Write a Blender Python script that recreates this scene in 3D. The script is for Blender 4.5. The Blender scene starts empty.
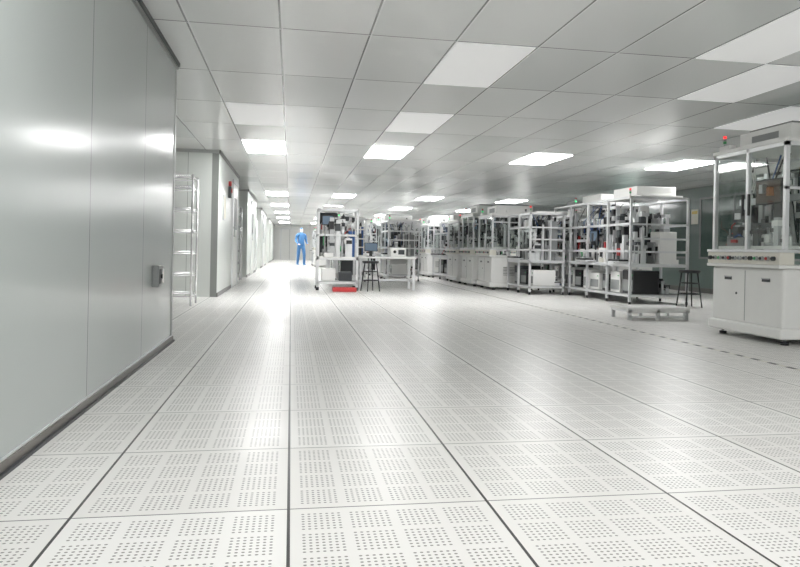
import bpy, bmesh, math, random
from mathutils import Vector, Matrix
S=bpy.context.scene
try:
    S.view_settings.view_transform='Standard'
    S.view_settings.look='None'
    S.view_settings.exposure=0.45
    S.view_settings.gamma=1.1
except Exception as e: print(e)
CEIL=2.224; TILE=0.6
# ------------------------------------------------------------ materials
def mat(name,col,rough=.4,metal=0.,emit=None,es=1.,var=0.0,spec=.5,vs=8.):
    m=bpy.data.materials.new(name); m.use_nodes=True
    nt=m.node_tree; b=nt.nodes['Principled BSDF']
    b.inputs['Base Color'].default_value=(*col,1); b.inputs['Roughness'].default_value=rough
    b.inputs['Metallic'].default_value=metal
    b.inputs['Specular IOR Level'].default_value=spec
    if emit:
        b.inputs['Emission Color'].default_value=(*emit,1); b.inputs['Emission Strength'].default_value=es
    if var>0:
        tc=nt.nodes.new('ShaderNodeTexCoord'); n=nt.nodes.new('ShaderNodeTexNoise'); n.inputs['Scale'].default_value=vs
        mr=nt.nodes.new('ShaderNodeMapRange'); mr.inputs[3].default_value=1-var; mr.inputs[4].default_value=1+var*.3
        mx=nt.nodes.new('ShaderNodeMix'); mx.data_type='RGBA'; mx.blend_type='MULTIPLY'; mx.inputs[0].default_value=1
        mx.inputs[6].default_value=(*col,1)
        nt.links.new(tc.outputs['Object'],n.inputs['Vector']); nt.links.new(n.outputs[0],mr.inputs[0])
        nt.links.new(mr.outputs[0],mx.inputs[7]); nt.links.new(mx.outputs[2],b.inputs['Base Color'])
    return m
def glass(name):
    m=bpy.data.materials.new(name); m.use_nodes=True; nt=m.node_tree; nt.nodes.clear()
    o=nt.nodes.new('ShaderNodeOutputMaterial'); t=nt.nodes.new('ShaderNodeBsdfTransparent'); g=nt.nodes.new('ShaderNodeBsdfGlossy')
    t.inputs[0].default_value=(.95,.97,.96,1); g.inputs['Roughness'].default_value=.03
    mx=nt.nodes.new('ShaderNodeMixShader'); mx.inputs[0].default_value=.07
    nt.links.new(t.outputs[0],mx.inputs[1]); nt.links.new(g.outputs[0],mx.inputs[2]); nt.links.new(mx.outputs[0],o.inputs[0])
    return m
M={}
M['white']=mat('white_powder_coat',(.86,.86,.84),.35,var=.05)
M['cream']=mat('cream_paint',(.74,.72,.64),.4,var=.05)
M['alu']=mat('aluminium',(.78,.79,.80),.32,.45,var=.08)
M['steel']=mat('brushed_steel',(.50,.51,.52),.3,.6,var=.1)
M['black']=mat('black_plastic',(.01,.01,.012),.4,var=.05)
M['dark']=mat('dark_grey',(.04,.045,.05),.45,var=.1)
M['grey']=mat('mid_grey',(.28,.29,.29),.45,var=.1)
M['glass']=glass('clear_acrylic')
M['red']=mat('red_plastic',(.5,.03,.03),.4,var=.05)
M['pink']=mat('pink_plastic',(.65,.15,.2),.4,var=.05)
M['orange']=mat('orange_plastic',(.42,.17,.07),.4,var=.05)
M['yellow']=mat('yellow_plastic',(.7,.52,.08),.4,var=.05)
M['blue']=mat('blue_plastic',(.02,.09,.3),.4,var=.05)
M['green']=mat('green_plastic',(.05,.35,.12),.4,var=.05)
M['tint']=mat('green_tinted_pane',(.06,.10,.085),.12,var=.1)
M['screen']=mat('lcd_screen',(.02,.04,.07),.15,emit=(.3,.42,.55),es=.18,var=.05)
M['screen2']=mat('lcd_screen_orange',(.03,.02,.02),.15,emit=(.4,.3,.2),es=.05,var=.05)
M['bred']=mat('beacon_red',(.8,.02,.02),.3,emit=(1,.03,.03),es=1.2)
M['bgreen']=mat('beacon_green',(.02,.7,.15),.3,emit=(.03,1,.25),es=1.)
M['paper']=mat('paper',(.85,.83,.72),.7,var=.05)
M['rail']=mat('anodised_rail',(.15,.135,.12),.35,.3,var=.1)
M['chrome']=mat('chrome_wire',(.88,.89,.9),.2,.6,var=.03)
MK=list(M.keys()); MM=[M[k] for k in MK]; MI={k:i for i,k in enumerate(MK)}

# ------------------------------------------------------------ mesh builder
class MB:
    def __init__(s): s.bm=bmesh.new()
    def box(s,x0,x1,y0,y1,z0,z1,m='white',bev=0):
        if bev:
            t=bmesh.new(); r=bmesh.ops.create_cube(t,size=1)
            for v in t.verts:
                v.co=Vector((x0+(v.co.x+.5)*(x1-x0),y0+(v.co.y+.5)*(y1-y0),z0+(v.co.z+.5)*(z1-z0)))
            bmesh.ops.bevel(t,geom=list(t.edges)+list(t.verts),offset=bev,segments=3,profile=.5,affect='EDGES')
            t.verts.index_update()
            nv=[s.bm.verts.new(v.co) for v in t.verts]
            for f in t.faces:
                nf=s.bm.faces.new([nv[v.index] for v in f.verts]); nf.material_index=MI[m]; nf.smooth=False
            t.free(); return
        c=[(x0,y0,z0),(x1,y0,z0),(x1,y1,z0),(x0,y1,z0),(x0,y0,z1),(x1,y0,z1),(x1,y1,z1),(x0,y1,z1)]
        v=[s.bm.verts.new(p) for p in c]
        for f in ((3,2,1,0),(4,5,6,7),(0,1,5,4),(1,2,6,5),(2,3,7,6),(3,0,4,7)):
            q=s.bm.faces.new([v[i] for i in f]); q.material_index=MI[m]
    def tube(s,a,b,r,m='alu',seg=10,r2=None):
        a=Vector(a); b=Vector(b); r2=r if r2 is None else r2
        d=(b-a).normalized(); u=d.orthogonal().normalized(); w=d.cross(u)
        A=[];B=[]
        for i in range(seg):
            t=2*math.pi*i/seg; o=u*math.cos(t)+w*math.sin(t)
            A.append(s.bm.verts.new(a+o*r)); B.append(s.bm.verts.new(b+o*r2))
        for i in range(seg):
            j=(i+1)%seg
            q=s.bm.faces.new([A[i],A[j],B[j],B[i]]); q.material_index=MI[m]; q.smooth=True
        q=s.bm.faces.new(A[::-1]); q.material_index=MI[m]
        q=s.bm.faces.new(B); q.material_index=MI[m]
    def path(s,pts,r,m,seg=6):
        for p,q in zip(pts[:-1],pts[1:]): s.tube(p,q,r,m,seg)
    def ring(s,c,R,r,m,n=20):
        p=[(c[0]+R*math.cos(2*math.pi*i/n),c[1]+R*math.sin(2*math.pi*i/n),c[2]) for i in range(n+1)]
        s.path(p,r,m)
    def mesh(s,name):
        me=bpy.data.meshes.new(name); s.bm.normal_update(); s.bm.to_mesh(me); s.bm.free()
        for m in MM: me.materials.append(m)
        return me
    def obj(s,name,loc=(0,0,0),rz=0): return put(s.mesh(name),name,loc,rz)
def put(me,name,loc=(0,0,0),rz=0,parent=None):
    o=bpy.data.objects.new(name,me); o.location=loc; o.rotation_euler=(0,0,rz); S.collection.objects.link(o)
    if parent: o.parent=parent
    return o
def simple(name,x0,x1,y0,y1,z0,z1,material):
    bm=bmesh.new(); bmesh.ops.create_cube(bm,size=1)
    for v in bm.verts: v.co=Vector((x0+(v.co.x+.5)*(x1-x0),y0+(v.co.y+.5)*(y1-y0),z0+(v.co.z+.5)*(z1-z0)))
    me=bpy.data.meshes.new(name); bm.to_mesh(me); bm.free(); me.materials.append(material)
    return put(me,name)

# ------------------------------------------------------------ node helper
class NT:
    def __init__(s,name):
        s.m=bpy.data.materials.new(name); s.m.use_nodes=True; s.nt=s.m.node_tree; s.b=s.nt.nodes['Principled BSDF']
        g=s.nt.nodes.new('ShaderNodeNewGeometry'); sx=s.nt.nodes.new('ShaderNodeSeparateXYZ')
        s.nt.links.new(g.outputs['Position'],sx.inputs[0]); s.g=g
        s.x,s.y,s.z=sx.outputs
    def m_(s,op,a,b=None,c=None):
        n=s.nt.nodes.new('ShaderNodeMath'); n.operation=op
        for i,v in enumerate((a,b,c)):
            if v is None: continue
            if isinstance(v,(int,float)): n.inputs[i].default_value=v
            else: s.nt.links.new(v,n.inputs[i])
        return n.outputs[0]
    def fm(s,a,off,p):
        return s.m_('FLOORED_MODULO',s.m_('SUBTRACT',a,off),p)
    def line(s,a,off,p,w):
        f=s.m_('FLOORED_MODULO',s.m_('SUBTRACT',a,off-p/2),p)
        return s.m_('LESS_THAN',s.m_('ABSOLUTE',s.m_('SUBTRACT',f,p/2)),w/2)
    def cell(s,offx,px,offy,py):
        cx=s.m_('FLOOR',s.m_('DIVIDE',s.m_('SUBTRACT',s.x,offx),px)); cy=s.m_('FLOOR',s.m_('DIVIDE',s.m_('SUBTRACT',s.y,offy),py))
        c=s.nt.nodes.new('ShaderNodeCombineXYZ'); s.nt.links.new(cx,c.inputs[0]); s.nt.links.new(cy,c.inputs[1])
        w=s.nt.nodes.new('ShaderNodeTexWhiteNoise'); w.noise_dimensions='3D'; s.nt.links.new(c.outputs[0],w.inputs['Vector'])
        return w
    def mix(s,f,a,b):
        n=s.nt.nodes.new('ShaderNodeMix'); n.data_type='RGBA'
        if isinstance(f,(int,float)): n.inputs[0].default_value=f
        else: s.nt.links.new(f,n.inputs[0])
        for i,v in ((6,a),(7,b)):
            if isinstance(v,tuple): n.inputs[i].default_value=(*v,1)
            else: s.nt.links.new(v,n.inputs[i])
        return n.outputs[2]
    def noise(s,sc,det=3):
        n=s.nt.nodes.new('ShaderNodeTexNoise'); n.inputs['Scale'].default_value=sc; n.inputs['Detail'].default_value=det
        s.nt.links.new(s.g.outputs['Position'],n.inputs['Vector']); return n.outputs[0]
    def tilt(s,w,amt):
        v=s.nt.nodes.new('ShaderNodeVectorMath'); v.operation='SUBTRACT'; s.nt.links.new(w.outputs['Color'],v.inputs[0]); v.inputs[1].default_value=(.5,.5,.5)
        k=s.nt.nodes.new('ShaderNodeVectorMath'); k.operation='SCALE'; s.nt.links.new(v.outputs[0],k.inputs[0]); k.inputs[3].default_value=amt
        a=s.nt.nodes.new('ShaderNodeVectorMath'); a.operation='ADD'; s.nt.links.new(k.outputs[0],a.inputs[0]); s.nt.links.new(s.g.outputs['Normal'],a.inputs[1])
        n=s.nt.nodes.new('ShaderNodeVectorMath'); n.operation='NORMALIZE'; s.nt.links.new(a.outputs[0],n.inputs[0])
        s.nt.links.new(n.outputs[0],s.b.inputs['Normal'])
# floor
F=NT('perforated_raised_floor')
gap=F.m_('MAXIMUM',F.line(F.x,0.008,.6,.0088),F.line(F.y,.17,.6,.005))
def holes(a,off):
    p=F.m_('SUBTRACT',F.fm(a,off,.6),.032)
    inr=F.m_('MULTIPLY',F.m_('GREATER_THAN',p,0),F.m_('LESS_THAN',p,.545))
    b=F.m_('FLOORED_MODULO',p,.138)
    ins=F.m_('MULTIPLY',inr,F.m_('LESS_THAN',b,.119))
    c=F.m_('SUBTRACT',F.m_('FLOORED_MODULO',b,.017),.0085)
    return ins,c
ix,cx=holes(F.x,.008); iy,cy=holes(F.y,.17)
cx=F.m_('MULTIPLY',cx,.85)
r=F.m_('SQRT',F.m_('ADD',F.m_('MULTIPLY',cx,cx),F.m_('MULTIPLY',cy,cy)))
hole=F.m_('MULTIPLY',F.m_('MULTIPLY',ix,iy),F.m_('LESS_THAN',r,.0038))
w=F.cell(.008,.6,.17,.6)
base=F.mix(w.outputs['Value'],(.78,.765,.74),(.85,.84,.818))
base=F.mix(F.m_('MULTIPLY',F.noise(5.,6),.14),base,(.62,.60,.56))
c1=F.mix(hole,base,(.20,.19,.18)); c2=F.mix(gap,c1,(.008,.008,.008))
F.nt.links.new(c2,F.b.inputs['Base Color'])
F.nt.links.new(F.m_('ADD',F.m_('MULTIPLY',F.noise(3.),.18),.23),F.b.inputs['Roughness'])
F.b.inputs['Specular IOR Level'].default_value=.45
F.tilt(w,.012)
# ceiling
CX0=-.7; CY0=4.5-1.2*10
C=NT('metal_ceiling_tiles')
w=C.cell(CX0,.6,CY0,1.2)
base=C.mix(w.outputs['Value'],(.72,.745,.735),(.88,.895,.885))
l=C.m_('MAXIMUM',C.line(C.x,CX0,.6,.012),C.line(C.y,CY0,1.2,.014))
l2=C.m_('MAXIMUM',C.line(C.x,CX0+.013,.6,.007),C.line(C.y,CY0+.013,1.2,.007))
c=C.mix(l,base,(.14,.15,.15)); c=C.mix(l2,c,(.94,.95,.95))
C.nt.links.new(c,C.b.inputs['Base Color']); C.b.inputs['Roughness'].default_value=.2; C.tilt(w,.045)
def wallmat(name,col,off,p,rough=.22,axis='y'):
    W=NT(name); a=W.y if axis=='y' else W.x
    l=W.line(a,off,p,.007)
    n=W.mix(W.noise(.8,2),tuple(k*.94 for k in col),tuple(min(1,k*1.04) for k in col))
    W.nt.links.new(W.mix(l,n,tuple(k*.35 for k in col)),W.b.inputs['Base Color'])
    W.nt.links.new(W.m_('ADD',W.m_('MULTIPLY',W.noise(1.5),.12),rough-.06),W.b.inputs['Roughness'])
    return W.m
WL=wallmat('wall_panel_left',(.49,.53,.515),3.32,1.15,.19)
WB=wallmat('wall_panel_block',(.66,.69,.66),10.38,1.15,.3)
WBX=wallmat('wall_panel_block_front',(.66,.69,.66),-1.1,.45,.3,'x')
WR=wallmat('wall_panel_right',(.15,.20,.18),.3,1.2,.3)
WE=wallmat('wall_panel_end',(.88,.88,.86),0,1.2,.4,'x')
TRIM=mat('dark_trim',(.16,.155,.15),.4,.3,var=.1)
TRIML=mat('aluminium_trim',(.45,.46,.46),.35,.6,var=.1)
LIGHT=mat('led_panel',(1,1,1),.5,emit=(1,.998,.99),es=14)
LIGHTF=mat('led_panel_far',(1,1,1),.5,emit=(1,.998,.99),es=18)
LIGHTN=mat('led_panel_soft',(1,1,1),.5,emit=(1,.998,.99),es=7.5)
DIM=mat('diffuser_panel_glow',(.93,.94,.93),.45,emit=(1,1,1),es=.16)  # faint emission added so switched-off panels look brighter than the tiles

YB,YE,XL,XR=-7.5,44,-4.0,8.5
simple('floor',XL,XR,YB,YE,-.1,0,F.m)
simple('ceiling',XL,XR,YB,YE,CEIL,CEIL+.1,C.m)
simple('wall_right',XR,XR+.1,YB,YE,0,CEIL,WR)
simple('wall_back',XL,XR,YB-.1,YB,0,CEIL,WE)
simple('wall_far',XL,XR,YE,YE+.1,0,CEIL,WE)
simple('wall_recess',XL-.1,XL,YB,YE,0,CEIL,WB)
XW=-.935; YW=5.55
simple('wall_left',XW-.12,XW,YB,YW,0,CEIL,WL)
simple('wall_left_return',XL,XW-.12,YW-.12,YW,0,CEIL,WBX)
b=MB(); 
b.box(XW,XW+.018,YB,YW,0,.042,'rail'); b.box(XW,XW+.03,YB,YW,0,.012,'dark'); b.box(XW,XW+.01,YB,YW,.042,.047,'alu')
b.obj('baseboard_left')
b=MB(); b.box(XW,XW+.03,YB,YW,CEIL-.03,CEIL,'dark'); b.box(XW,XW+.018,YB,YW,CEIL-.05,CEIL-.03,'grey'); b.obj('trim_1')
simple('trim_2',XW-.01,XW+.006,YW-.03,YW+.006,0,CEIL-.06,TRIML)
def block(y0,y1,n,x=-1.1):
    simple('wall_corridor_'+n,x-.1,x,y0,y1,0,CEIL,WB)
    simple('wall_front_'+n,XL,x-.1,y0,y0+.1,0,CEIL,WBX)
    simple('wall_rear_'+n,XL,x-.1,y1-.1,y1,0,CEIL,WBX)
    simple('baseboard_'+n,x,x+.015,y0,y1,0,.06,TRIM)
    simple('trim_'+n,x,x+.025,y0,y1,CEIL-.05,CEIL,TRIM)
    simple('trim_front_'+n,XL,x,y0-.02,y0,CEIL-.05,CEIL,TRIML)
block(10.38,14.2,'a'); block(17.2,21.5,'b'); block(25,30,'c'); block(34,43.9,'d')
def door(x,y0,y1,n):
    b=MB(); b.box(0,.03,0,.06,0,2.0,'alu'); b.box(0,.03,y1-y0-.06,y1-y0,0,2.0,'alu'); b.box(0,.03,0,y1-y0,1.96,2.03,'alu')
    L=y1-y0
    b.box(0,.018,.06,L-.06,.01,1.96,'white'); b.box(.018,.022,.3,L-.3,1.1,1.7,'dark'); b.tube((.05,.12,.95),(.05,.12,1.15),.012,'steel')
    b.box(.015,.05,.11,.13,.96,.98,'steel');b.box(.015,.05,.11,.13,1.12,1.14,'steel')
    b.obj('door_%d'%n,(x+.002,y0,0))
door(-1.1,12.7,13.9,1); door(-1.1,18.6,19.8,2); door(-1.1,26.5,27.7,3)
def lamp(x,y,m,name):
    b=bmesh.new(); bmesh.ops.create_cube(b,size=1)
    for v in b.verts: v.co=Vector((v.co.x*.575,v.co.y*1.17,v.co.z*.006))
    me=bpy.data.meshes.new(name); b.to_mesh(me); b.free(); me.materials.append(m); return put(me,name,(x,y,CEIL-.004))
cols=[-.4,1.4,3.8,6.2]
for ry,mm in ((-5.7,LIGHTN),(-2.1,LIGHTN),(1.5,LIGHTN),(9.9,LIGHT),(18.3,LIGHT),(23.1,LIGHTF),(27.9,LIGHTF),(32.7,LIGHTF),(38.7,LIGHTF)):
    for xx in cols: lamp(xx,ry,mm,'added_fill_panel')
for yy in (15.9,): lamp(8.0,yy,LIGHT,'added_fill_panel')  # extra panel added to lighten the dark area behind the right-hand machines
for xx,yy in ((1.4,5.1),(3.8,5.1),(5.0,6.3),(1.4,7.5),(-.4,7.5),(3.2,3.9)):
    lamp(xx,yy,DIM,'ceiling_panel_added_glow')

# ------------------------------------------------------------ greebles
def greeb(b,rng,x0,x1,y0,y1,z0,h,n):
    for i in range(n):
        x=rng.uniform(x0,x1); y=rng.uniform(y0,y1); t=rng.random(); hh=rng.uniform(.25,1)*h; s=rng.uniform(.015,.045)
        if t<.3:
            b.box(x-s,x+s,y-s,y+s,z0,z0+hh,rng.choice(['alu','alu','steel','dark'])); b.box(x-s*1.5,x+s*.9,y-s*1.4,y+s*1.4,z0+hh*.7,z0+hh*.9,rng.choice(['black','steel','dark','white','black']))
        elif t<.5:
            b.tube((x,y,z0),(x,y,z0+hh*.7),s*.45,'steel'); b.tube((x,y,z0+hh*.5),(x,y,z0+hh*.85),s,rng.choice(['black','dark','alu','black']))
        elif t<.65:
            b.box(x-.01,x+.01,y-s*3,y+s*3,z0,z0+hh*.8,rng.choice(['alu','white','steel','grey'])); b.box(x-.03,x-.01,y-s,y+s,z0+hh*.3,z0+hh*.6,rng.choice(['black','dark','dark','green','red','black']))
        elif t<.8:
            L=rng.uniform(.1,.3); z=z0+hh
            b.box(x-s,x+s,max(y0,y-L),min(y1,y+L),z-.025,z+.025,rng.choice(['alu','steel','dark'])); b.box(x-s*.6,x+s*.6,y-.03,y+.03,z-.15,z+.06,'black')
            b.box(x-s*.5,x+s*.5,max(y0,y-L),max(y0,y-L)+.03,z0,z,'alu')
        elif t<.9:
            p=[Vector((x,y,z0+hh))]; 
            for k in range(4): p.append(p[-1]+Vector((rng.uniform(-.05,.05),rng.uniform(-.06,.06),-hh/4.2)))
            b.path(p,.007,rng.choice(['black','black','blue','white','red']),5)
        else:
            b.box(x-s*2,x+s*2,y-s*2,y+s*2,z0,z0+.07,rng.choice(['white','white','grey','dark','cream'])); b.tube((x,y,z0+.07),(x,y,z0+.14),s,'steel')

def beacon(b,x,y,z,on):
    b.tube((x,y,z),(x,y,z+.05),.008,'steel')
    seg=[('bred' if on=='r' else 'red'),'grey',('bgreen' if on=='g' else 'green')]
    for i,c in enumerate(seg[::-1]): b.tube((x,y,z+.05+i*.026),(x,y,z+.074+i*.026),.016,c,12)
# ------------------------------------------------------------ assembly machine (front faces -x, width along y)
def machine(seed,W=.92,D=.85,H=1.79,box=True,on='r',lower='white',dens=1.,bh=.2):
    rng=random.Random(seed); b=MB()
    for x in (.08,D-.08):
        for y in (.08,W-.08):
            b.tube((x,y,0),(x,y,.025),.035,'black'); b.tube((x,y,.02),(x,y,.1),.013,'steel')
    b.box(-.03,D,-.01,W+.01,.055,.15,lower,.02)
    b.box(.0,D,.01,W-.01,.14,.67,lower,.025)
    b.box(-.003,.0,W*.5-.0025,W*.5+.0025,.17,.64,'grey')
    for yc in (.22,.74): 
        b.box(-.006,.004,W*yc-.05,W*yc+.05,.545,.575,'dark'); b.box(-.012,-.004,W*yc-.05,W*yc+.05,.57,.58,'steel')
    b.tube((-.004,W*.62,.42),(.0,W*.62,.42),.012,'dark')
    for k in range(6): b.box(.25,D-.25,.004,.011,.30+k*.03,.308+k*.03,'dark')
    # control shelf
    b.box(-.055,D,-.005,W+.005,.67,.70,'white',.005)
    b.box(-.05,.10,.0,W,.70,.81,'cream',.01)
    n=13
    for i in range(n):
        y=.06+i*(W-.12)/(n-1); b.tube((-.052,y,.755),(-.075,y,.755),.02,'steel' if i%4 else 'dark',12); b.tube((-.075,y,.755),(-.082,y,.755),.014,['black','dark','grey','black','red','black','green'][(i+seed)%7],10)
    b.box(-.055,D,-.005,W+.005,.81,.835,'alu',.004)
    p=.035
    for x in (0,D-p):
        for y in (0,W-p): b.box(x,x+p,y,y+p,.835,H,'alu')
    b.box(0,p,W*.5-p/2,W*.5+p/2,.835,H,'alu')
    for z in (H-.05,):
        b.box(0,p,0,W,z,z+.04,'alu'); b.box(D-p,D,0,W,z,z+.04,'alu'); b.box(0,D,0,p,z,z+.04,'alu'); b.box(0,D,W-p,W,z,z+.04,'alu')
    b.box(0,D,0,p*.6,1.36,1.385,'alu');
    b.box(-.012,D+.005,-.01,W+.01,H-.015,H+.02,'white',.006)
    g=.004
    b.box(.012,.012+g,p,W*.5-p/2,.84,H-.05,'glass'); b.box(.012,.012+g,W*.5+p/2,W-p,.84,H-.05,'glass')
    b.box(p,D-p,.012,.012+g,.84,H-.05,'glass'); b.box(p,D-p,W-.016,W-.012,.84,H-.05,'glass')
    b.box(-.02,0,W*.5-.05,W*.5-.035,1.15,1.35,'black'); b.box(-.02,0,W*.5+.035,W*.5+.05,1.15,1.35,'black')
    # inside
    b.box(.04,D-.04,.04,W-.04,.84,.87,'white')
    b.box(.25,.31,.06,W-.06,1.28,1.34,'alu'); b.box(.27,.30,.08,.12,.87,1.3,'alu'); b.box(.27,.30,W-.12,W-.08,.87,1.3,'alu')
    b.box(.32,.36,.06,W-.06,1.58,1.64,'white'); b.box(.33,.35,W*.4,W*.46,1.1,1.6,'alu'); b.box(.33,.35,W*.65,W*.7,1.1,1.6,'alu')
    yc=W*.35; b.box(.2,.25,yc-.05,yc+.05,1.05,1.42,'black'); b.tube((.22,yc,.98),(.22,yc,1.06),.022,'steel'); b.tube((.22,yc,.93),(.22,yc,.98),.03,'dark')
    b.box(.15,.20,W*.24,W*.24+.34,1.26,1.49,'black',.006); b.box(.147,.15,W*.24+.015,W*.24+.325,1.275,1.475,'screen2' if seed%2 else 'screen')
    b.box(.10,.145,W*.33,W*.37,1.33,1.41,'orange' if seed%3==0 else 'dark'); b.box(.10,.145,W*.42,W*.47,1.36,1.44,'steel')
    b.box(.09,.2,W*.66,W*.82,1.10,1.22,'dark'); b.box(.08,.1,W*.70,W*.78,1.13,1.19,'alu')
    b.box(.45,.7,W*.1,W*.45,.87,1.2,'white',.01); b.box(.44,.45,W*.14,W*.3,.95,1.15,'grey'); b.box(.5,.7,W*.6,W*.85,.87,1.45,'grey',.01)
    for k in range(7):
        y=W*(.1+.8*k/6); b.tube((.12,y,.87),(.12,y,.98),.018,'white' if k%2 else 'steel',12); b.tube((.12,y,.98),(.12,y,1.04),.008,'steel',8)
    b.tube((.16,W*.2,.87),(.16,W*.2,1.2),.012,'steel'); b.tube((.2,W*.75,.87),(.2,W*.75,.93),.12,'alu',20); b.tube((.2,W*.3,.87),(.2,W*.3,.9),.14,'steel',20)
    greeb(b,rng,.08,.22,.08,W-.08,.87,.26,int(24*dens)); greeb(b,rng,.3,D-.1,.08,W-.08,.87,.78,int(55*dens))
    for k in range(int(8*dens)):
        y=rng.uniform(.1,W-.1); b.path([(.33,y,H-.06),(.3,y+rng.uniform(-.1,.1),1.5),(.28,y*.9+.03,1.34)],.008,rng.choice(['black','white','blue','black']),5)
    if box:
        b.box(.12,D-.06,.10,W-.22,H+.02,H+bh,'white',.01); b.box(.18,D-.12,.16,W-.28,H+bh,H+bh+.03,'grey',.006)
        b.box(.116,.12,.25,W-.4,H+.06,H+bh-.05,'grey'); 
        b.box(.02,.1,W-.2,W-.05,H+.02,H+.07,'white',.006); beacon(b,.06,W-.08,H+.05,on)
    else:
        b.box(.3,D-.2,.2,.5,H+.02,H+.1,'grey',.01); beacon(b,.06,.1,H+.02,on)
    return b.mesh('automated_assembly_machine')
# ------------------------------------------------------------ aluminium frame rig
def rig(seed,L=3.0,D=1.1,H=1.66,bays=4,top=True,on='g',dens=1.,low=True,blue=False):
    rng=random.Random(seed); b=MB(); p=.035
    for i in range(bays+1):
        y=i*(L-p)/bays
        for x in (0,D-p): b.box(x,x+p,y,y+p,.05,H,'alu'); b.tube((x+p/2,y+p/2,0),(x+p/2,y+p/2,.05),.02,'black')
        for z in (.12,.58,H-p): b.box(0,D,y+.002,y+p-.002,z,z+p,'alu')
    for z in (.12,.58,.80,1.22,H-p):
        for x in (0,D-p): b.box(x+.001,x+p-.001,0,L,z,z+p,'alu')
    for z in (.80,1.0,1.22): b.box(0,D,0.002,p-.002,z,z+p*.8,'alu')
    b.box(.02,D-.02,.02,L-.02,.60,.63,'alu'); b.box(.02,D-.02,.02,L-.02,.14,.16,'grey')
    y=.1
    while y<L-.5:
        c=rng.choice(['white','grey','dark','steel']); ll=rng.uniform(.25,.45); b.box(D*.55,D*.85,y,y+ll,.63,rng.uniform(.95,1.45),c,.01); b.box(D*.54,D*.55,y+.04,y+ll-.06,.8,.9,'black'); y+=ll+rng.uniform(.1,.3)
    y=.1
    while low and y<L-.3:
        w_=rng.uniform(.18,.36); c=rng.choice(['black','white','dark','black','white']); hh=rng.uniform(.2,.38)
        b.box(.12,.55,y,y+w_,.16,.16+hh,c,.006); b.box(.115,.12,y+.02,y+w_-.02,.2,.16+hh*.6,'grey' if c!='grey' else 'black'); b.box(.112,.12,y+.03,y+.06,.17+hh*.75,.17+hh*.8,'green'); 
        greeb(b,rng,.6,D-.1,y,y+w_,.16,.3,5); y+=w_+rng.uniform(.05,.15)
    y=.15
    while y<L-.5:
        if rng.random()<.7:
            b.box(-.10,.06,y,y+.36,.66,.685,'black',.004); b.box(-.09,.05,y+.01,y+.35,.685,.69,'dark'); b.box(-.1,.1,y-.02,y+.4,.64,.66,'alu')
        if rng.random()<.4:
            b.box(.12,.155,y,y+.3,.98,1.18,'black',.006); b.box(.117,.12,y+.02,y+.28,1.0,1.16,rng.choice(['screen','dark','dark'])); b.box(.155,.18,y+.12,y+.18,.66,1.1,'dark')
        y+=rng.uniform(.45,.7)
    greeb(b,rng,.08,D*.5,.08,L-.08,.63,.5,int(65*dens*L/3)); greeb(b,rng,.1,D-.1,.08,L-.08,.63,.95,int(100*dens*L/3))
    for k in range(int(14*dens)):
        y=rng.uniform(.1,L-.3); b.path([(.1+rng.random()*.4,y,H-.03),(.3,y+rng.uniform(0,.2),H-.3),(.3,y+rng.uniform(0,.2),.9)],.006,rng.choice(['black','white','white','black','blue']),5)
    if blue: b.box(.06,D-.06,.1,.4,.63,1.3,'blue',.01)
    for i in range(bays):
        if rng.random()<.5:
            y=i*(L-p)/bays; b.box(.012,.016,y+p,y+(L-p)/bays,.84,1.22,'glass')
    b.box(D*.2,D*.9,.04,L*.42,H,H+.03,'white')
    if top:
        b.box(D*.18,D*.85,L*.05,L*.30,H+.03,H+.17,'white',.01); b.box(D*.25,D*.8,L*.5,L*.75,H+.0,H+.16,'white',.01); b.box(.2,.5,L*.8,L*.95,H,H+.1,'grey',.01)
    beacon(b,.05,.12,H,on); 
    if L>2: beacon(b,.05,L*.7,H,'r' if on=='g' else 'g')
    return b.mesh('aluminium_frame_test_rig')

A1=machine(3,on='r',W=1.0,bh=.17,dens=1.2); A2=machine(8,on='g',W=1.0,D=.95,H=1.52); A3=machine(5,on='r',W=1.05,D=.95,H=1.5,box=False); A4=machine(12,on='g',W=.95,D=.9,H=1.6,dens=1.3)
R1=rig(2,L=3.0,D=.98,on='r',dens=1.4); R2=rig(7,L=1.8,D=.9,H=1.55,bays=2,on='g'); R3=rig(11,L=2.4,D=1.0,H=1.62,bays=3,on='r'); R4=rig(21,L=1.3,D=.8,H=1.5,bays=2,top=False,on='g')
R5=rig(33,L=1.25,D=.68,H=1.5,bays=2,top=False,on='r',dens=1.5); R6=rig(17,L=1.3,D=.7,H=1.5,bays=2,top=False,on='g',blue=True)
AM='automated_assembly_machine'; RG='aluminium_frame_test_rig'
put(A1,AM,(4.2,5.12,0))
put(R1,RG,(5.08,9.4,0)); put(R5,RG,(4.3,11.6,0))
for me,n,x,y in ((A2,AM,4.0,12.95),(A4,AM,3.95,14.2),(A3,AM,3.95,15.5),(R2,RG,4.0,16.8),(A2,AM,3.9,18.9),(R3,RG,3.9,20.2),(A4,AM,3.9,22.9),(A2,AM,3.9,24.1),(R2,RG,3.9,25.4),(R3,RG,3.9,27.5),(A2,AM,3.9,30.2),(R3,RG,3.9,31.6),
  (A4,AM,6.6,12.9),(R1,RG,6.4,14.3),(A2,AM,6.4,17.7),(R3,RG,6.4,19.2),(R1,RG,6.4,22),(R3,RG,6.4,25.5),(A4,AM,6.5,28.5),
  (R4,RG,2.35,16.2),(A2,AM,2.4,18.0),(R2,RG,2.3,19.6),(R3,RG,2.3,22.0),(A4,AM,2.3,25.0),(R2,RG,2.2,26.6),(R3,RG,2.2,29),
  (R6,RG,1.05,15.6),(R4,RG,1.0,17.8),(A3,AM,.95,27.6),(R2,RG,.95,29.4)):
    put(me,n,(x,y,0))
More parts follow.
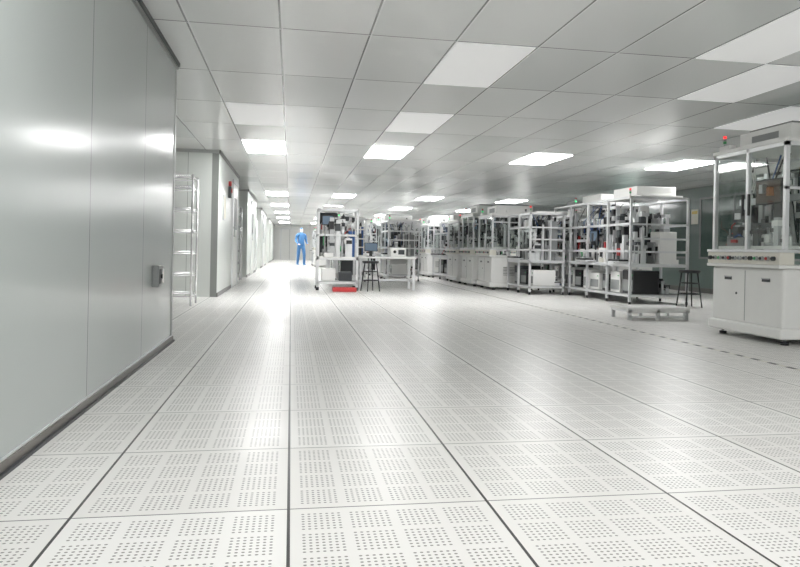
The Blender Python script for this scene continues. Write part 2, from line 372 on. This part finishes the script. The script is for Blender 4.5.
# ------------------------------------------------------------ centre bench + open test tower
b=MB()
for x in (0,.72):
    for y in (0,.55): b.box(x,x+.04,y,y+.04,.06,1.5,'alu'); b.tube((x+.02,y+.02,0),(x+.02,y+.02,.06),.03,'black')
for z in (.12,.56,1.0,1.46):
    for y in (0,.55): b.box(0,.76,y,y+.04,z,z+.035,'alu')
    for x in (0,.72): b.box(x,x+.04,0,.59,z,z+.035,'alu')
b.box(.0,.76,0,.59,.595,.62,'white'); b.box(.03,.73,.03,.56,.15,.17,'steel'); b.box(.1,.35,.1,.5,.17,.4,'white',.01); b.box(.42,.66,.1,.5,.17,.34,'dark',.01)
rng=random.Random(4); b.box(.05,.4,.45,.47,.62,1.45,'dark')
greeb(b,rng,.08,.7,.05,.4,.62,.75,70); b.box(.08,.3,.05,.09,1.2,1.38,'black',.005); b.box(.095,.285,.045,.05,1.215,1.365,'screen'); b.box(.58,.7,.1,.3,.62,1.1,'blue',.006)
b.box(.05,.7,.1,.5,1.0,1.02,'alu'); greeb(b,rng,.08,.7,.1,.5,1.02,.4,30); b.box(.1,.5,.1,.5,1.5,1.55,'white',.01)
b.obj('open_frame_test_station',(.47,12.25,0))
b=MB()
b.box(0,1.1,0,.6,.60,.63,'white',.004)
for x in (.02,1.04):
    for y in (.02,.54): b.box(x,x+.04,y,y+.04,0,.6,'alu')
b.box(.02,1.08,.55,.58,.15,.19,'alu'); b.box(.04,.06,.04,.56,.15,.19,'alu'); b.box(1.04,1.06,.04,.56,.15,.19,'alu')
b.obj('workbench',(1.26,12.45,0))
b=MB(); b.box(0,.42,0,.28,0,.025,'red',.006); b.box(0,.42,0,.02,.02,.07,'red'); b.box(0,.42,.26,.28,.02,.07,'red'); b.box(0,.02,.02,.26,.02,.07,'red'); b.box(.4,.42,.02,.26,.02,.07,'red'); b.box(.06,.2,.05,.22,.025,.06,'pink',.005); b.box(.24,.36,.05,.22,.025,.05,'white',.005)
b.obj('parts_tray',(.75,11.85,0))
b=MB(); b.box(0,.26,0,.03,.1,.27,'black',.006); b.box(.015,.245,-.003,0,.115,.255,'screen'); b.box(.1,.16,.03,.05,0,.2,'black'); b.box(.05,.21,-.04,.12,0,.012,'black'); b.obj('computer_monitor',(1.4,12.8,.63))
b=MB(); b.box(0,.3,0,.2,0,.18,'white',.01); b.tube((.08,-.01,.1),(.08,0,.1),.03,'black'); b.box(.15,.27,-.004,0,.05,.14,'dark'); b.obj('power_supply_unit',(1.9,12.7,.63))
def stool():
    b=MB(); b.tube((0,0,.525),(0,0,.555),.155,'black',24); b.tube((0,0,.51),(0,0,.525),.14,'dark',24)
    for k in range(4):
        a=math.pi/4+k*math.pi/2; c,s_=math.cos(a),math.sin(a); b.tube((c*.11,s_*.11,.52),(c*.18,s_*.18,0),.011,'black',8)
    b.ring((0,0,.2),.155,.008,'black'); b.ring((0,0,.36),.13,.007,'black'); return b.mesh('lab_stool')
st=stool(); put(st,'lab_stool',(5.88,9.1,0)); put(st,'lab_stool',(1.45,12.15,0),.4)
b=MB()
for i in range(9): b.box(0,.8,i*.05,i*.05+.04,.125,.15,'white')
for x in (.02,.38,.74):
    b.box(x,x+.04,0,.44,.09,.125,'alu')
    for y in (.0,.4): b.box(x,x+.04,y,y+.04,0,.09,'alu')
b.box(0,.8,0,.02,.085,.12,'white'); b.box(.02,.78,.0,.02,.03,.05,'alu')
b.obj('step_platform',(3.88,7.22,0))
def shelf(W=.95,D=.45,H=1.68):
    b=MB()
    for x in (0,W):
        for y in (0,D): b.tube((x,y,0),(x,y,H),.0135,'chrome')
    for z in (.12,.38,.66,.94,1.22,1.5,H-.04):
        for y in (0,D): b.tube((0,y,z),(W,y,z),.008,'chrome',6); b.tube((0,y,z+.03),(W,y,z+.03),.006,'chrome',6)
        for x in (0,W): b.tube((x,0,z),(x,D,z),.008,'chrome',6)
        for y in (.15,.3): b.tube((0,y,z+.022),(W,y,z+.022),.006,'chrome',6)
        for i in range(1,32): b.tube((W*i/32,0,z+.03),(W*i/32,D,z+.03),.005,'chrome',4)
    return b.mesh('wire_shelving_unit')
sh=shelf(); put(sh,'wire_shelving_unit',(-2.2,8.8,0)); put(sh,'wire_shelving_unit',(-2.1,15.6,0)); put(sh,'wire_shelving_unit',(-2.1,22.6,0))
b=MB(); b.box(0,.045,-.085,.085,-.075,.075,'grey',.006); b.box(.045,.05,-.065,.0,-.05,.05,'dark'); b.box(.045,.052,.015,.065,-.05,.05,'white'); b.tube((.05,-.03,0),(.06,-.03,0),.016,'black'); b.tube((.03,.06,-.02),(.03,.1,-.02),.012,'dark'); b.obj('wall_socket_box',(XW,4.85,.55))
b=MB(); b.box(0,.05,-.08,.08,-.1,.1,'dark',.006); b.tube((.05,0,.03),(.065,0,.03),.04,'red',16); b.tube((.0,0,.15),(.05,0,.15),.045,'red',16); b.obj('fire_alarm',( -1.1,12.0,1.72))
b=MB(); b.box(0,.02,-.15,.15,-.2,.2,'alu'); b.box(.02,.022,-.13,.13,-.18,.18,'paper'); b.obj('notice_board',(-1.1,11.2,1.4))
b=MB(); y=-7
while y<40:
    b.box(3.43,3.465,y,y+.09,0,.0015,'cream'); b.box(3.43,3.465,y+.09,y+.18,0,.0015,'dark'); y+=.18
b.obj('hazard_tape')
for i,(y0,y1) in enumerate(((5.5,7.7),(8,10.2),(10.6,12.8),(13.2,15.4),(15.8,18))):
    b=MB(); x=XR
    b.box(x-.012,x,y0,y1,.75,1.95,'tint')
    for yy in (y0,(y0+y1)/2-.02,y1-.04): b.box(x-.03,x,yy,yy+.04,.71,1.99,'grey')
    for z in (.71,1.95): b.box(x-.03,x,y0,y1,z,z+.04,'grey')
    b.obj('window_%d'%(i+1))
simple('baseboard_right',XR-.02,XR,YB,YE,0,.1,TRIM)
b=MB(); b.box(-.006,0,-.12,.12,-.16,.16,'paper'); b.box(-.008,-.006,-.1,.1,.06,.12,'yellow'); pm=b.mesh('notice_poster'); put(pm,'notice_poster',(XR-.03,12.96,1.6)); 
b=MB(); b.box(-.6,.6,-.02,0,0,2.05,'alu'); b.box(-.52,.52,-.03,-.02,.02,1.98,'white'); b.box(-.01,.01,-.035,-.03,.02,1.98,'grey'); b.obj('door_4',(-.1,YE-.002,0))

# ------------------------------------------------------------ people
SUIT=mat('blue_cleanroom_suit',(.05,.18,.42),.7,var=.15); SKIN=mat('skin',(.62,.40,.30),.55,var=.05); MASK=mat('face_mask',(.8,.85,.9),.7,var=.05); SHOE=mat('white_shoe',(.75,.76,.78),.5,var=.05); HAIR=mat('black_hair',(.02,.017,.015),.6,var=.05)
def skinobj(name,pts,edges,rad,m,roots,parent,sub=1):
    me=bpy.data.meshes.new(name); me.from_pydata(pts,edges,[]); me.materials.append(m); o=put(me,name,parent=parent)
    o.modifiers.new('Skin','SKIN')
    if not me.skin_vertices:
        bm=bmesh.new(); bm.from_mesh(me); bm.verts.layers.skin.verify(); bm.to_mesh(me); bm.free()
    d=me.skin_vertices[0].data
    for i,r in enumerate(rad): d[i].radius=(r if isinstance(r,tuple) else (r,r)); d[i].use_root=(i in roots)
    s=o.modifiers.new('Sub','SUBSURF'); s.levels=sub; s.render_levels=sub
    return o
def person(loc,rz,step=.12,arm=.25,h=1.68):
    e=bpy.data.objects.new('cleanroom_worker',None); S.collection.objects.link(e); e.location=loc; e.rotation_euler=(0,0,rz); k=h/1.7; e.scale=(k,k,k)
    P=[(0,0,.93),(0,0,1.1),(0,-.01,1.28),(0,0,1.42),(0,-.01,1.50),
       (.10,0,.88),(.11,-step,.49),(.11,-step*.9,.09),(.11,-step-.13,.05),
       (-.10,0,.88),(-.11,step*.3,.49),(-.11,step,.10),(-.11,step-.13,.05),
       (.19,0,1.39),(.25,.02,1.12),(.22,-arm,.98),
       (-.19,0,1.39),(-.25,.02,1.12),(-.22,-arm,.98)]
    E=[(0,1),(1,2),(2,3),(3,4),(0,5),(5,6),(6,7),(7,8),(0,9),(9,10),(10,11),(11,12),(3,13),(13,14),(14,15),(3,16),(16,17),(17,18)]
    R=[(.16,.12),(.14,.11),(.17,.12),(.12,.09),.055,.095,.072,.055,.045,.095,.072,.055,.045,.07,.052,.036,.07,.052,.036]
    skinobj('body',P,E,R,SUIT,(0,),e,2)
    bm=bmesh.new(); bmesh.ops.create_uvsphere(bm,u_segments=24,v_segments=16,radius=1)
    for v in bm.verts:
        x,y,z=v.co; v.co=Vector((x*.078*(1-.15*max(0,-z)),y*.098,z*.115))
    me=bpy.data.meshes.new('head'); 
    for f in bm.faces:
        c=f.calc_center_median(); f.smooth=True
        f.material_index=2 if (c.z>.04 or c.y>.02) else (1 if (c.z<-.01 and c.y<-.03) else 0)
    bm.to_mesh(me); bm.free(); [me.materials.append(q) for q in (SKIN,MASK,SUIT)]
    hd=put(me,'head',(0,-.01,1.60),parent=e)
    for nm,p,s_,mm in (('nose',(0,-.108,1.595),(.014,.018,.022),SKIN),('eye_left',(.03,-.098,1.615),(.013,.008,.008),HAIR),('eye_right',(-.03,-.098,1.615),(.013,.008,.008),HAIR),('mouth',(0,-.098,1.55),(.025,.008,.006),MASK),('ear_left',(.078,0,1.60),(.01,.022,.03),SUIT),('ear_right',(-.078,0,1.60),(.01,.022,.03),SUIT)):
        bm=bmesh.new(); bmesh.ops.create_uvsphere(bm,u_segments=12,v_segments=8,radius=1)
        for v in bm.verts: v.co=Vector((v.co.x*s_[0],v.co.y*s_[1],v.co.z*s_[2]))
        me=bpy.data.meshes.new(nm); bm.to_mesh(me); bm.free(); me.materials.append(mm); put(me,nm,p,parent=e)
    for sx,nm in ((1,'hand_left'),(-1,'hand_right')):
        o=Vector((sx*.22,-arm,.98)); P=[o,o+Vector((-.005*sx,-.05,-.005)),o+Vector((-.008*sx,-.09,-.01))]; E=[(0,1),(1,2)]; R=[.024,(.036,.018),(.036,.015)]; roots=[0]
        for i,(dx,L) in enumerate(((-.03,.065),(-.01,.075),(.01,.07),(.03,.055))):
            n=len(P); q=o+Vector((dx,-.085,-.01)); P+= [q,q+Vector((0,-L*.5,-.008)),q+Vector((0,-L*.85,-.03))]; E+=[(n,n+1),(n+1,n+2)]; R+=[.009,.0085,.007]; roots.append(n)
        n=len(P); q=o+Vector((-sx*.025,-.03,-.005)); P+=[q,q+Vector((-sx*.03,-.03,-.01)),q+Vector((-sx*.035,-.06,-.02))]; E+=[(n,n+1),(n+1,n+2)]; R+=[.011,.01,.008]; roots.append(n)
        skinobj(nm,[tuple(v) for v in P],E,R,SKIN,roots,e,1)
    for sx,yy,nm in ((1,-step*.95,'shoe_left'),(-1,step,'shoe_right')):
        bm=bmesh.new(); bmesh.ops.create_cube(bm,size=1); bmesh.ops.subdivide_edges(bm,edges=bm.edges[:],cuts=3,use_grid_fill=True)
        for v in bm.verts:
            t=v.co.y+.5; w_=.045*(1-.35*abs(v.co.y)); v.co=Vector((v.co.x*2*w_,(v.co.y)*.27-.04,max(0,(v.co.z+.5)*(.045+.06*t))))
        me=bpy.data.meshes.new(nm); bm.to_mesh(me); bm.free(); me.materials.append(SHOE); put(me,nm,(sx*.11,yy-.02,0),parent=e)
    return e
person((.42,28.5,0),.4,.12,.2,1.62)

# ------------------------------------------------------------ world + camera
W=bpy.data.worlds.new('world'); S.world=W; W.use_nodes=True; W.node_tree.nodes['Background'].inputs[0].default_value=(.8,.85,.9,1); W.node_tree.nodes['Background'].inputs[1].default_value=.3
cam=bpy.data.cameras.new('camera'); co=bpy.data.objects.new('camera',cam); S.collection.objects.link(co)
cam.sensor_width=36; cam.lens=665/800*36; cam.shift_y=-33.3/800; cam.clip_start=.02
th=math.atan(109/665)
co.matrix_world=Matrix.Translation((0,0,.764))@Matrix.Rotation(-th,4,'Z')@Matrix.Rotation(math.pi/2,4,'X')@Matrix.Rotation(.02,4,'Z')
S.camera=co
